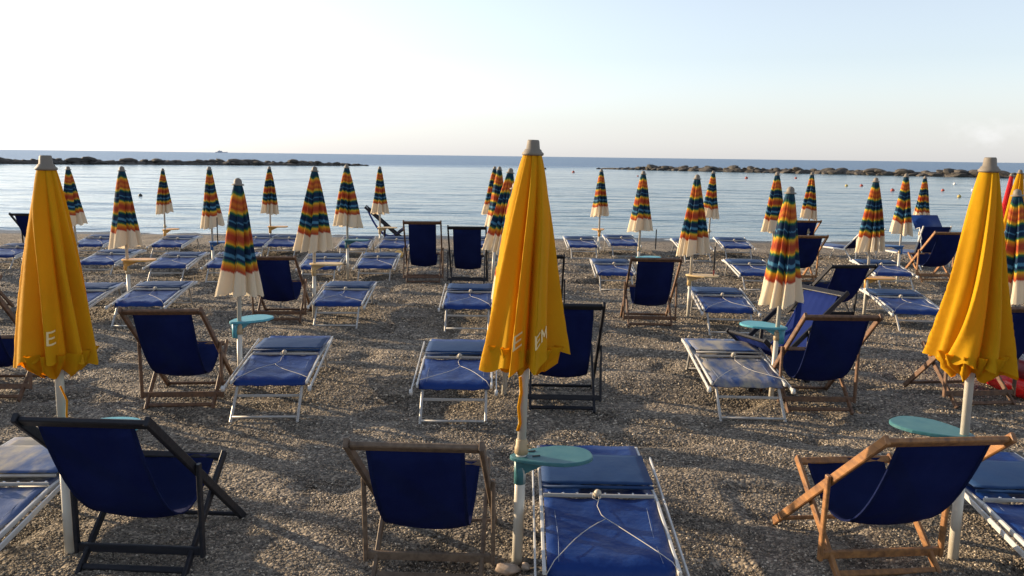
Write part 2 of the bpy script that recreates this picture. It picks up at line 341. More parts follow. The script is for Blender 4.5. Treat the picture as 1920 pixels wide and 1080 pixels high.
# ------------------------------------------------------------------ the setting
def grid_mesh(xs, ys, zf, m):
    X, Y = np.meshgrid(xs, ys); Z = zf(X, Y); nx, ny = len(xs), len(ys)
    v = np.stack([X.ravel(), Y.ravel(), Z.ravel()], 1)
    idx = np.arange(nx*ny).reshape(ny, nx)
    f = np.stack([idx[:-1, :-1].ravel(), idx[:-1, 1:].ravel(), idx[1:, 1:].ravel(), idx[1:, :-1].ravel()], 1)
    return np_mesh(v, f, m)
def np_mesh(v, f, m, smooth=True):
    me = bpy.data.meshes.new('m'); me.vertices.add(len(v)); me.vertices.foreach_set('co', v.astype(np.float32).ravel())
    me.loops.add(f.size); me.loops.foreach_set('vertex_index', f.astype(np.int32).ravel())
    me.polygons.add(len(f)); me.polygons.foreach_set('loop_start', np.arange(len(f), dtype=np.int32)*f.shape[1])
    me.polygons.foreach_set('loop_total', np.full(len(f), f.shape[1], dtype=np.int32)); me.update(calc_edges=True); me.validate()
    if smooth: me.polygons.foreach_set('use_smooth', [True]*len(me.polygons))
    if m: me.materials.append(m)
    return me
def grow(a, step, b, fac=1.12):
    o = [a]; s = 1 if b > a else -1
    while (b-o[-1])*s > 0: o.append(o[-1]+s*step); step *= fac
    return o[1:]
xs = np.array(sorted(grow(-6, .06, -400)) + list(np.arange(-6, 6.001, .05)) + grow(6, .06, 400))
ys = np.array(sorted(grow(2.4, .06, -90)) + list(np.arange(2.4, 9, .04)) + list(np.arange(9, 20, .08)) + list(np.arange(20, 34, .25)) + grow(34, .4, 60, 1.3))
beach = link('beach', grid_mesh(xs, ys, land, M['ground'])); beach['kind'] = 'structure'

def sea_z(X, Y):
    fade = np.clip(1-(Y-25)/260, 0, 1)
    ph = Y*1.5 + 3.2*(vn(X*.07, Y*.05)) + X*.06
    z = .012*np.sin(ph*1.0 + 5*vn(X*.16+5, Y*.1)) + .008*np.sin(ph*2.3 + X*.21 + 7*vn(X*.3, Y*.3+9)) + .045*fbm(X*.7, Y*2.0, 3)
    return -.25 + z*fade*np.clip(.35+(Y-24)*.12, .35, 1)
yr = [23.0]
while yr[-1] < 24000: yr.append(yr[-1] + max(.13, (yr[-1]-20)*.011) if yr[-1] < 300 else yr[-1]*1.06)
yr = np.array(yr); u = np.linspace(-1, 1, 330); u = np.sign(u)*(.45*np.abs(u)+.55*np.abs(u)**3)
Y = np.repeat(yr[:, None], len(u), 1); X = (Y*1.9+30)*u[None, :]
Z = sea_z(X, Y); v = np.stack([X.ravel(), Y.ravel(), Z.ravel()], 1); idx = np.arange(Y.size).reshape(Y.shape)
f = np.stack([idx[:-1, :-1].ravel(), idx[:-1, 1:].ravel(), idx[1:, 1:].ravel(), idx[1:, :-1].ravel()], 1)
sea = link('sea', np_mesh(v, f, M['sea'])); sea['kind'] = 'structure'

# loose pebbles over the near shingle: real stones, scattered by geometry nodes
def pebble_shapes():
    col = bpy.data.collections.new('pebble_shapes'); rnd = random.Random(3)
    for k in range(5):
        bm = bmesh.new(); bmesh.ops.create_icosphere(bm, subdivisions=1, radius=.5)
        sx_, sy_, sz_ = 1, rnd.uniform(.65, .95), rnd.uniform(.4, .65)
        for vv in bm.verts:
            c = vv.co; c *= rnd.uniform(.86, 1.1); vv.co = (c.x*sx_, c.y*sy_, c.z*sz_)
        me = bpy.data.meshes.new('pebble_shape'); bm.to_mesh(me); bm.free(); me.materials.append(M['pebble'])
        me.polygons.foreach_set('use_smooth', [True]*len(me.polygons))
        o = bpy.data.objects.new('pebble_shape', me); col.objects.link(o)
    return col
def pebbles():
    xs = np.arange(-11, 11.01, .11); ys = np.concatenate([np.arange(2.6, 6, .1), np.arange(6, 19.5, .2)])
    me = grid_mesh(xs, ys, lambda X, Y: land(X, Y)+.0005, None)
    n = len(me.vertices); co = np.empty(n*3, np.float32); me.vertices.foreach_get('co', co); co = co.reshape(-1, 3)
    d = co[:, 1]; inside = (np.abs(co[:, 0]) < d*.66+.6)
    den = 1.9*np.where(d < 5.2, 5200, np.where(d < 8, 3000*(6.2/np.maximum(d, 5.2))**1.6, 3000*(6.2/8)**1.6*(8/d)**2.2))*inside
    den = den*(.35+1.3*np.clip(vn(co[:, 0]*1.7, co[:, 1]*1.9), 0, 1))
    a = me.attributes.new('density', 'FLOAT', 'POINT'); a.data.foreach_set('value', den.astype(np.float32))
    s = np.clip(.0082+.0012*(d-4), .0078, .023)
    a = me.attributes.new('size', 'FLOAT', 'POINT'); a.data.foreach_set('value', s.astype(np.float32))
    o = link('pebbles', me); o['kind'] = 'stuff'; o['label'] = 'grey and brown pebbles strewn over the beach between the chairs'; o['category'] = 'pebbles'
    ng = bpy.data.node_groups.new('scatter', 'GeometryNodeTree')
    ng.interface.new_socket('Geometry', in_out='INPUT', socket_type='NodeSocketGeometry'); ng.interface.new_socket('Geometry', in_out='OUTPUT', socket_type='NodeSocketGeometry')
    N = ng.nodes; L = ng.links; gi = N.new('NodeGroupInput'); go = N.new('NodeGroupOutput')
    dist = N.new('GeometryNodeDistributePointsOnFaces'); dist.distribute_method = 'RANDOM'
    na = N.new('GeometryNodeInputNamedAttribute'); na.data_type = 'FLOAT'; na.inputs[0].default_value = 'density'
    ns = N.new('GeometryNodeInputNamedAttribute'); ns.data_type = 'FLOAT'; ns.inputs[0].default_value = 'size'
    L.new(gi.outputs[0], dist.inputs['Mesh']); L.new(na.outputs['Attribute'], dist.inputs['Density'])
    ci = N.new('GeometryNodeCollectionInfo'); ci.inputs[0].default_value = pebble_shapes(); ci.inputs[1].default_value = True
    ins = N.new('GeometryNodeInstanceOnPoints'); ins.inputs['Pick Instance'].default_value = True
    L.new(dist.outputs['Points'], ins.inputs['Points']); L.new(ci.outputs[0], ins.inputs['Instance'])
    rv = N.new('FunctionNodeRandomValue'); rv.data_type = 'FLOAT_VECTOR'; rv.inputs[0].default_value = (-.5, -.5, 0); rv.inputs[1].default_value = (.5, .5, 6.28)
    L.new(rv.outputs[0], ins.inputs['Rotation'])
    rs = N.new('FunctionNodeRandomValue'); rs.data_type = 'FLOAT'; rs.inputs[2].default_value = .45; rs.inputs[3].default_value = 1.5; rs.inputs['Seed'].default_value = 5
    rs.inputs[2].default_value = 0; rs.inputs[3].default_value = 1
    pw = N.new('ShaderNodeMath'); pw.operation = 'POWER'; pw.inputs[1].default_value = 7; L.new(rs.outputs[1], pw.inputs[0])
    p2 = N.new('ShaderNodeMath'); p2.operation = 'MULTIPLY_ADD'; p2.inputs[1].default_value = 1.3; L.new(pw.outputs[0], p2.inputs[0])
    p3 = N.new('ShaderNodeMath'); p3.operation = 'MULTIPLY_ADD'; p3.inputs[1].default_value = .75; p3.inputs[2].default_value = .5; L.new(rs.outputs[1], p3.inputs[0]); L.new(p3.outputs[0], p2.inputs[2])
    mu = N.new('ShaderNodeMath'); mu.operation = 'MULTIPLY'; L.new(p2.outputs[0], mu.inputs[0]); L.new(ns.outputs['Attribute'], mu.inputs[1])
    L.new(mu.outputs[0], ins.inputs['Scale']); L.new(ins.outputs[0], go.inputs[0])
    md = o.modifiers.new('scatter', 'NODES'); md.node_group = ng
    return o
pebbles()

# breakwaters of dumped boulders
rrnd = random.Random(11); ROCKS = []
for k in range(9):
    bm = bmesh.new(); bmesh.ops.create_icosphere(bm, subdivisions=2, radius=.5)
    dirs = [Vector((rrnd.gauss(0, 1), rrnd.gauss(0, 1), rrnd.gauss(0, 1))).normalized() for _ in range(9)]
    for vv in bm.verts:
        c = vv.co.copy()
        for d in dirs:
            e = c.dot(d)-.36
            if e > 0: c -= d*e
        vv.co = Vector((c.x*rrnd.uniform(.97, 1.03), c.y, c.z*.8))
    me = bpy.data.meshes.new('rock'); bm.to_mesh(me); bm.free(); me.materials.append(M['rock']); ROCKS.append(me)
def breakwater(P0, P1, n, label, taper0, taper1):
    root = empty('breakwater', (P0[0], P0[1], -.25)); tag(root, label, 'breakwater', 'breakwaters off the beach')
    L = math.dist(P0, P1); dx, dy = (P1[0]-P0[0])/L, (P1[1]-P0[1])/L
    for k in range(n):
        s = (k+rrnd.uniform(-.4, .4))/n*L; lay = k % 3; tp = 1
        if taper0: tp = min(tp, s/14)
        if taper1: tp = min(tp, (L-s)/14)
        tp = max(tp, .12)
        off = (-1.2, 1.2, 0)[lay]+rrnd.uniform(-.4, .4); z = (.0, .0, .48)[lay]*tp + rrnd.uniform(-.1, .18)*tp
        o = link('rock', ROCKS[k % 9], root); o.location = (dx*s - dy*off, dy*s+dx*off, z)
        o.rotation_euler = (rrnd.uniform(-.3, .3), rrnd.uniform(-.3, .3), rrnd.uniform(0, 6.3)); sc = rrnd.choice((.8, 1.2, 1.6, 2.1, 2.7))*rrnd.uniform(.85, 1.15)*(.5+.5*tp); o.scale = (sc*1.25, sc, sc*.60)
    mb = MB(); pts = []; rad = []
    for i in range(60):
        s = L*i/59; tp = 1
        if taper0: tp = min(tp, s/14)
        if taper1: tp = min(tp, (L-s)/14)
        pts.append((dx*s, dy*s, -1.0)); rad.append(1.15+.45*max(tp, .05)+.12*rrnd.random())
    mb.tube(pts, rad, 9); link('rubble_core', mb.me(M['rock']), root)
breakwater((-132, 118), (-30, 177), 285, 'long dark rock breakwater in the sea on the left, behind the row of parasols', False, True)
breakwater((18, 175), (112, 108), 285, 'long dark rock breakwater in the sea on the right, rising from low stones', True, False)

# ------------------------------------------------------------------ parasols
TWIST = {21: -.75, 22: .55, 23: .75}
def closed_canopy(L, Rtop, Rhem, seed, striped, nth=208, nt=30):
    r = random.Random(seed); n = (8, 7, 9)[seed % 3] if striped else 7; ph = [r.uniform(0, 6.28) for _ in range(8)]
    pe = [r.uniform(.62, 1.18) for _ in range(n)]
    tw = r.uniform(.2, .5)*(1 if striped else -1) if seed not in TWIST else TWIST[seed]
    def surf(th, t):
        w = th + .19*math.sin(2*th+ph[0]) + .12*math.sin(3*th+ph[1]) + tw*t*(1+.25*math.sin(2.5*t+ph[4]))
        a = (-w/(2*math.pi)*n) % n; i = int(a); fr = a-i
        k = pe[i % n]*(1-fr)+pe[(i+1) % n]*fr
        up = .80                                              # a slow ramp out to the lip of each flap, then a steep drop under it
        if fr < up: rg = (fr/up)**.62
        else: q_ = (fr-up)/(1-up); rg = 1-q_*q_*(3-2*q_)
        rd = fr if fr < up else up*(1-(fr-up)/(1-up)); rd /= up
        sec = math.sin(math.pi*min(1, fr/up))*math.sin(2.2*math.pi*fr+ph[2+i % 4])
        A = (.54 if striped else .60)*min(1, .34+t*1.2)
        R = Rtop + (Rhem-Rtop)*(t**.88)*(1+.04*math.sin(5*t+ph[5]))
        rr_ = R*(1-A+A*rg*k + .16*A*sec*t)
        e = 1+.10*math.cos(2*(th-ph[6]))*t
        hem = t*t*(-.035*rg*(1 if striped else .6) + (.03 if striped else .045)*math.sin(th*1.0+ph[7]) + (.008*abs(math.sin(th*24)) if striped else .012*math.sin(9*th)))
        return (rr_*e*math.cos(th), rr_/e*math.sin(th), -L*t+hem), (fr if fr < up else -1)
    vs = []; us = []
    for i in range(nt+1):
        t = i/nt
        for j in range(nth):
            p_, rd = surf(2*math.pi*j/nth, t); rd = .5 if rd < 0 else rd; vs.append(p_); us.append((j/nth, t*.985 + (.10*(rd-.5)*t + .012*math.sin(3*(2*math.pi*j/nth)+seed*2.1))*(1 if t < .98 else 0)))
    fs = [(i*nth+j, i*nth+(j+1) % nth, (i+1)*nth+(j+1) % nth, (i+1)*nth+j) for i in range(nt) for j in range(nth)]
    return vs, fs, us, surf
def canopy_mesh(L, Rt, Rh, seed, striped, m):
    vs, fs, us, surf = closed_canopy(L, Rt, Rh, seed, striped)
    me = mesh(vs, fs, True, m); uv = me.uv_layers.new(name='UVMap')
    for lp in me.loops: uv.data[lp.index].uv = us[lp.vertex_index]
    return me, surf
H_ST, L_ST, H_YE, L_YE = 1.88, 1.0, 2.13, 1.04
STR = [canopy_mesh(L_ST-.05, .036, q_, s, True, M['stripe'])[0] for s, q_ in ((1, .222), (2, .21), (3, .235), (4, .215), (5, .228), (6, .205), (7, .24), (8, .22))]
YEL = [canopy_mesh(L_YE-.06, .046, q_, s, False, M['yellow_cloth']) for s, q_ in ((21, .238), (22, .25), (23, .215))]
def fringe_mesh(R, L, n=14, seed=0):      # gathered inner cloth showing under the hem
    r = random.Random(seed); vs = []; fs = []; N_ = 96
    for i, (rr_, z) in enumerate(((R*.78, .06), (R*.66, -.015), (R*.42, -.060))):
        for j in range(N_):
            a = 2*math.pi*j/N_; q = 1+.22*math.sin(n*a+i*.7)+.08*math.sin(5*a+seed)
            vs.append((rr_*q*math.cos(a), rr_*q*math.sin(a), z + (.025*math.sin(n*a*.5+seed) if i else 0)))
    for i in range(2):
        for j in range(N_): fs.append((i*N_+j, i*N_+(j+1) % N_, (i+1)*N_+(j+1) % N_, (i+1)*N_+j))
    return mesh([(x, y, z-L) for x, y, z in vs], fs, True)
POLE_M = {}
def pole_parts(root, H, r, zc, big):
    key = (H, r, zc)
    if key not in POLE_M:
        a = MB(); a.tube([(0, 0, -.12), (0, 0, zc)], r*1.12, 16); b = MB(); b.tube([(0, 0, zc), (0, 0, H-.06)], r*.92, 16)
        c = MB(); c.lathe([(r*1.1, 0), (r*1.42, .004), (r*1.42, .035), (r*1.22, .045), (r*1.2, .075), (r*1.05, .08)], 16, (0, 0, zc-.03))
        kn = MB(); kn.tube([(r, 0, zc+.01), (r+.03, 0, zc+.01)], [.007, .011], 8)
        POLE_M[key] = (a.me(M['pole'], True), b.me(M['pole'], True), c.me(M['collar'], True), kn.me(M['collar'], True))
    a, b, c, k = POLE_M[key]
    link('lower_pole', a, root); link('upper_pole', b, root); cc = link('collar', c, root); link('clamp_knob', k, cc)
cm = MB(); cm.lathe([(.047, .016), (.052, .020), (.052, .028), (.043, .036), (.040, .044), (.033, .048), (.029, .084), (.025, .090)], 20); CAP_Y = cm.me(M['cap'], True)
cm = MB(); cm.lathe([(.052, -.004), (.055, .0), (.050, .006), (.034, .012), (.034, .03), (.028, .046), (.016, .056), (.004, .060)], 18); CAP_S = cm.me(M['cap'], True)
def lean(root, base, top, H):
    d = Vector(top)-Vector(base); q = Vector((0, 0, 1)).rotation_difference(d.normalized())
    return q
def parasol(kind, base, top, idx, rz, label, group, table_z=.62, sc=None):
    """kind 'yellow'|'striped'; base on the beach, top = tip of the finial"""
    H = H_YE if kind == 'yellow' else H_ST; L = L_YE if kind == 'yellow' else L_ST
    z0 = gz(base[0], base[1]); b = Vector((base[0], base[1], 0)); d = Vector(top)-b; s = d.length/H
    root = empty('beach_parasol', b); root.rotation_mode = 'QUATERNION'; root.rotation_quaternion = Vector((0, 0, 1)).rotation_difference(d.normalized())
    root.scale = (s if sc is None else sc, s if sc is None else sc, s)
    tag(root, label, 'parasol', group)
    pole_parts(root, H, .024 if kind == 'yellow' else .020, table_z-.06, True)
    if kind == 'yellow':
        me, surf = YEL[idx]; c = link('canopy', me, root); c.location = (0, 0, H-.070); c.rotation_euler = (0, 0, rz)
        fm = fringe_mesh(.20, L_YE-.06, 13, idx); fm.materials.append(M['yellow_cloth']); o = link('hem_gather', fm, c)
        f = link('finial', CAP_Y, root); f.location = (0, 0, H-.09)
    elif kind == 'striped':
        c = link('canopy', STR[(idx+int(abs(base[0])*3+base[1])) % 8], root); c.location = (0, 0, H-.055); c.rotation_euler = (0, 0, rz)
        f = link('finial', CAP_S, root); f.location = (0, 0, H-.060)
    else:
        c = link('canopy', kind, root); c.location = (0, 0, H-.055); c.rotation_euler = (0, 0, rz); f = link('finial', CAP_S, root); f.location = (0, 0, H-.06)
    return root, c

# flat print on the yellow cloth: strokes laid over the canopy surface
GLY = {'E': [((0, 0), (0, 1)), ((0, 0), (.50, 0)), ((0, .5), (.42, .5)), ((0, 1), (.50, 1))],
       'M': [((0, 0), (0, 1)), ((0, 1), (.28, .3)), ((.28, .3), (.56, 1)), ((.56, 1), (.56, 0))],
       'A': [((0, 0), (.33, 1)), ((.33, 1), (.66, 0)), ((.15, .36), (.51, .36))]}
def print_letters(canopy, surf, L, word, th0, t_mid, h, R, parent):
    vs = []; fs = []; xo = 0
    wd_ = (.7 if word == 'E' else 1.45)*h/R
    tgt = th0
    def flat(c):                                               # how well the word sits on one flap there
        vals = [surf(c+wd_*i/8, t_mid)[1] for i in range(9)]
        return sum(1 for q in vals if q < .03) + .8*abs(c-tgt)
    th0 = min((th0-.45+.9*i/90 for i in range(91)), key=flat) - 0
    for chh in word:
        for (a, b) in GLY[chh]:
            a = Vector(a); b = Vector(b); d = (b-a); n_ = max(2, int(d.length*10)); nrm = Vector((-d.y, d.x)).normalized()*.075
            ext = d.normalized()*.07; a2 = a-ext; b2 = b+ext; k = len(vs)
            for i in range(n_+1):
                p_ = a2+(b2-a2)*i/n_
                for sg in (-1, -.33, .33, 1):
                    q = p_+nrm*sg; X = (xo+q.x)*h; th = th0 + X/R; t = t_mid - (q.y-.5)*h/L
                    (x, y, z), _ = surf(th, t); rr_ = math.hypot(x, y); f_ = (rr_+.0045)/rr_; vs.append((x*f_, y*f_, z))
            for i in range(n_):
                for j in range(3): fs.append((k+i*4+j, k+i*4+j+1, k+i*4+j+5, k+i*4+j+4))
        xo += .76
    o = link('lettering', mesh(vs, fs, True, M['letter']), parent); return o

def drawstring(parent, pts, r=.004, name='tie_cord'):
    o = link(name, MB().tube(pts, r, 6).me(M['yellow_cloth'], True), parent); return o

# ---- little tables clamped to the poles
def table_meshes(colour):
    n = 40; out_ = []
    top = [];
    for k in range(n):                                         # rounded kite: narrow at the pole, broad beyond it
        a = 2*math.pi*k/n; x = .185+.24*math.cos(a); y = .165*math.sin(a)
        x = .185 + .245*math.copysign(abs(math.cos(a))**.85, math.cos(a)); y = .165*math.copysign(abs(math.sin(a))**.75, math.sin(a))*(.42+.58*min(1, max(0, (x+.06)/.30))**.8)
        top.append((x, y))
    mb = MB()
    rings = ((.97, .0), (1, -.004), (1, -.017), (.96, -.021)); cx = .185
    k0 = len(mb.v)
    for s, z in rings:
        for x, y in top: mb.v.append(Vector((cx+(x-cx)*s, y*s, z)))
    for i in range(3):
        for j in range(n): j2 = (j+1) % n; mb.f.append((k0+i*n+j2, k0+i*n+j, k0+(i+1)*n+j, k0+(i+1)*n+j2))
    mb.f.append([k0+j for j in range(n)]); mb.f.append([k0+3*n+j for j in range(n)][::-1])
    top_me = mb.me(M[colour])
    br = MB()                                                  # the wedge bracket under the tray
    A = [(-.03, -.045, -.022), (-.03, .045, -.022), (.20, .03, -.022), (.20, -.03, -.022)]; B = [(-.024, -.024, -.095), (-.024, .024, -.095), (.024, .022, -.095), (.024, -.022, -.095)]
    br.v += [Vector(q) for q in A+B]; br.f += [(0, 1, 2, 3), (7, 6, 5, 4), (0, 4, 5, 1), (1, 5, 6, 2), (2, 6, 7, 3), (3, 7, 4, 0)]
    bm_ = br.me(M[colour])
    cl = MB(); cl.tube([(0, 0, -.15), (0, 0, -.02)], .034, 14); cl_me = cl.me(M[colour], True)
    dk = MB(); dk.tube([(.055, .055, .001), (.10, .065, .001)], .006, 6); dk.tube([(.07, -.03, .001), (.115, -.02, .001)], .006, 6); d_me = dk.me(M['dark'])
    return top_me, bm_, cl_me, d_me
TB = {c: table_meshes(c) for c in ('teal', 'aqua', 'blue_plastic', 'yellow_plastic', 'cream_plastic')}
def pole_table(x, y, z, rz, colour, label, slots=False):
    root = empty('pole_table', (x, y, z), rz); root.scale = (.88, .86, 1); tag(root, label, 'small table', 'little tables clamped to the parasol poles')
    a, b, c, d = TB[colour]; t = link('tray', a, root); link('bracket', b, root); link('clamp', c, root)
    if slots: link('cup_slot', d, t)
    return root

# ------------------------------------------------------------------ deckchairs
DC = {}
def deck_meshes(topz, wood, cloth='sling', tight=0):
    key = (round(topz, 2), wood, cloth)
    if key in DC: return DC[key]
    W_ = .30; run = math.sqrt(1.4**2-topz**2); fy = .72; ty = fy-run
    T = Vector((0, ty, topz)); F = Vector((0, fy, 0)); X = Vector((1, 0, 0)); wd = M[wood]
    d = (F-T).normalized(); upA = X.cross(d)
    def at(P, x): return Vector((x, P.y, P.z))
    parts = []
    for s in (-1, 1): parts.append(('side_rail', MB().beam(at(T, s*W_)-d*.03, at(F, s*W_), .024, .048, upA), None))
    inner = W_-.012
    parts.append(('top_bar', MB().beam(at(T+d*.012, -inner), at(T+d*.012, inner), .026, .06, -d), None))
    FB = F - d*.06
    parts.append(('foot_bar', MB().beam(at(FB, -inner), at(FB, inner), .02, .03, d), None))
    # seat frame: front top -> rear foot on the ground
    w2 = W_-.030; SF = Vector((0, .52, .44)); R = Vector((0, -.03, 0)); e = (SF-R).normalized(); upB = X.cross(e)
    for s in (-1, 1): parts.append(('seat_leg', MB().beam(at(SF, s*w2)+e*.03, at(R, s*w2), .022, .042, upB), None))
    parts.append(('front_bar', MB().beam(at(SF, -w2+.011), at(SF, w2-.011), .024, .04, e), None))
    RB = R+e*.05; parts.append(('ground_bar', MB().beam(at(RB, -w2+.011), at(RB, w2-.011), .022, .03, e), None))
    # prop: from the side rails down to notches at the rear of the seat frame
    tt = .40 if topz < .95 else .46
    Pv = T+d*1.4*tt; w3 = W_+.026; Q = R+e*.16
    Q = Vector((0, Q.y-.012, Q.z)); g = (Pv-Q).normalized(); upC = X.cross(g)
    for s in (-1, 1): parts.append(('prop', MB().beam(at(Pv, s*w3)+g*.02, at(Q, s*w3)-g*.03, .020, .036, upC), None))
    parts.append(('prop_bar', MB().beam(at(Q, -w3), at(Q, w3), .022, .045, g), None))
    # sling
    P0 = T+d*.035; P2 = SF+Vector((0, 0, .012)); rise = topz-.86
    P1 = Vector((0, .07 + .05*rise, -.075+.05*rise)); grid = []; NT = 24; NJ = 20
    nrm0 = upA
    for i in range(NT+1):
        t = i/NT; P = P0*(1-t)**2 + P1*2*t*(1-t) + P2*t*t; row = []
        hw = .222-.012*math.sin(math.pi*t)+.004*math.sin(7*t)
        for j in range(NJ+1):
            q = j/NJ*2-1; row.append((q*hw, P.y+.006*math.cos(q*3+2*t)+.0035*math.sin(q*17+1)*math.exp(-t*9)+.004*math.sin(q*11+2)*math.exp(-(1-t)*8), P.z - .030*(1-q*q)*math.sin(math.pi*t)))
        grid.append(row)
    parts.append(('sling', MB().slab(grid, .004), cloth))
    for s in (-1, 1):
        hg = [[(g[0 if s < 0 else -1][0]-s*q, g[0 if s < 0 else -1][1]-.0, g[0 if s < 0 else -1][2]+.0) for q in (0, .016)] for g in grid]
        parts.append(('sewn_hem', MB().slab(hg, .0085), cloth))
    res = [(n_, b.me(M[c] if c else wd, n_ == 'sling')) for n_, b, c in parts]
    DC[key] = res; return res
def deckchair(x, y, hd, topz, wood, label, cloth='sling'):
    root = empty('deckchair', (x, y, gz(x, y)*.5-.004), hd); tag(root, label, 'deckchair', 'blue wooden deckchairs')
    sl = None; hems = []
    for n_, me in deck_meshes(topz, wood, cloth):
        if n_ == 'sewn_hem': link(n_, me, sl)
        else:
            o = link(n_, me, root)
            if n_ == 'sling': sl = o
    return root

# ------------------------------------------------------------------ loungers
LM = {}
def lounger_meshes(fab, seed):
    key = (fab, seed)
    if key in LM: return LM[key]
    r = random.Random(seed); z = .285; P = []
    V_ = M[fab]; tub = M['tube']; leg = M['leg']
    # bed side rails with the head end drooping slightly
    for s in (-1, 1):
        mb = MB(); x = s*.305
        mb.beam((x, .70, z), (x, -.16, z+.005), .018, .030); mb.beam((x, -.165, z+.006), (x, -.84, z-.045), .017, .028)
        P.append(('side_rail', mb.me(tub), None))
    P.append(('end_bar', MB().tube([(-.293, .69, z), (.293, .69, z)], .012, 10).me(tub, True), None))
    P.append(('end_bar', MB().tube([(-.293, -.765, z-.062), (.293, -.765, z-.062)], .012, 10).me(tub, True), None))
    # legs: U frames
    for s in (-1, 1): P.append(('leg', MB().beam((s*.262, -.76, z-.05), (s*.262, -1.06, -.03), .022, .022).me(leg), None))
    P.append(('ground_bar', MB().tube([(-.251, -1.045, .012), (.251, -1.045, .012)], .011, 8).me(leg, True), None))
    P.append(('leg_brace', MB().beam((-.251, -.86, .135), (.251, -.86, .135), .016, .022).me(leg), None))
    for s in (-1, 1): P.append(('leg', MB().beam((s*.262, .42, z-.01), (s*.262, .60, -.03), .022, .022).me(leg), None))
    P.append(('ground_bar', MB().tube([(-.251, .595, .01), (.251, .595, .01)], .011, 8).me(leg, True), None))
    # fabric
    def sheet(y0, y1, z0, z1, hw, sag, wr, nt=14, curl=0):
        g = []
        for i in range(nt+1):
            t = i/nt; row = []
            for j in range(13):
                q = j/12*2-1
                zz = z0+(z1-z0)*t - sag*(1-q*q)*math.sin(math.pi*min(1, t*1.0)) + wr*(math.sin(7*q+3*t+seed)*math.sin(9*t+seed)+.6*math.sin(13*q*t+seed*2))
                yy = y0+(y1-y0)*t
                if curl and t > .86: zz -= curl*((t-.86)/.14)**2; yy -= 0
                row.append((q*hw, yy, zz))
            g.append(row)
        return MB().slab(g, .005)
    P.append(('seat_fabric', sheet(.685, -.10, z+.018, z+.012, .294, .026, .003).me(V_, True), 'S'))
    P.append(('head_fabric', sheet(-.14, -.82, z+.014, z-.026, .291, 0.018, .0055, 16, .05).me(V_, True), 'H'))
    hz_ = lambda y_: (z+.014-.040*((-.14-y_)/.68)) + .003
    for s in (-1, 1):
        P.append(('seam', MB().tube([(s*(.235+.004*math.sin(6*q+seed)), -.16-.62*q, hz_(-.16-.62*q)-.018*(1-.66)*math.sin(math.pi*q)) for q in [i/10 for i in range(11)]], .0014, 5, True).me(M['stitch'], True), 'H>'))
    # the folded sunshade: a padded flap resting on the bed, seamed with grommets along its near edge
    P.append(('sunshade_flap', sheet(.42, -.045, z+.055, z+.062, .300, -.012, .002, 12).me(M['vinyl_fade'] if fab == 'vinyl' else V_, True), 'F'))
    P.append(('flap_bar', MB().tube([(-.300, -.055, z+.048), (.300, -.055, z+.048)], .009, 10).me(M['vinyl_fade'] if fab == 'vinyl' else leg, True), None))
    P.append(('cross_bar', MB().beam((-.293, -.125, z+.028), (.293, -.125, z+.028), .017, .018).me(leg), 'B'))
    gm = MB()
    for i in range(8): gx = -.26+.52*i/7; gm.lathe([(.0075, 0), (.006, .003), (.001, .004)], 8, (gx, -.085, z+.026))
    P.append(('grommet_row', gm.me(M['grommet']), 'F>'))
    for s in (-1, 1):
        mb = MB(); x = s*.345; mb.beam((x, .38, z+.05), (x, -.95, z-.075), .010, .030); P.append(('shade_arm', mb.me(tub), None))
        mb = MB(); mb.tube([(s*.332, -.93, z-.07), (s*.358, -.93, z-.07)], .024, 10); P.append(('hinge', mb.me(tub, True), None))
    # knob and elastic
    kx = r.uniform(-.02, .03)
    kb = MB(); kb.lathe([(.010, 0), (.019, .006), (.020, .03), (.013, .045), (.002, .047)], 12); me = kb.me(M['knob'], True)
    P.append(('cord_knob', me, ('K', kx)))
    j = Vector((kx+r.uniform(-.03, .04), r.uniform(-.48, -.34), z+.010)); c = MB()
    lp = [(kx, -.135, z+.045), (kx+.012, -.17, z+.035), (kx-.004, -.24, z+.02), (kx+.008, -.34, z+.016), tuple(j)]
    c.tube(lp, .0021, 6)
    for s, w_ in ((-1, r.uniform(-.03, .04)), (1, r.uniform(-.04, .03))):
        pts = [tuple(j)]
        for i in range(1, 9):
            t = i/8; pts.append((j.x+(s*.31-j.x)*t + w_*math.sin(5*t), j.y+(-.86-j.y)*t + .025*math.sin(3.1*t), z+.012-.025*t - (.035 if i > 7 else 0)))
        c.tube(pts, .0021, 6)
    c.tube([(kx-.002, -.13, z+.05), (kx-.02, -.15, z+.055), (kx-.024, -.18, z+.04), (kx, -.195, z+.032), (kx+.02, -.18, z+.04), (kx+.016, -.15, z+.05)], .0021, 6)
    P.append(('elastic_cord', c.me(M['cord'], True), None))
    LM[key] = P; return P
def lounger(x, y, hd, fab, label, seed=1, z=None):
    root = empty('sun_lounger', (x, y, gz(x, y)*.5), hd); tag(root, label, 'sun lounger', 'blue sun loungers with white frames')
    flap = None; head = None
    for n_, me, k in lounger_meshes(fab, seed):
        if k == 'H>': link(n_, me, head); continue
        if k == 'F>': link(n_, me, flap); continue
        o = link(n_, me, root)
        if k == 'F': flap = o
        if k == 'H': head = o
        if isinstance(k, tuple): o.location = (k[1], -.125, .32); o.rotation_euler = (.9, 0, .3)
    return root
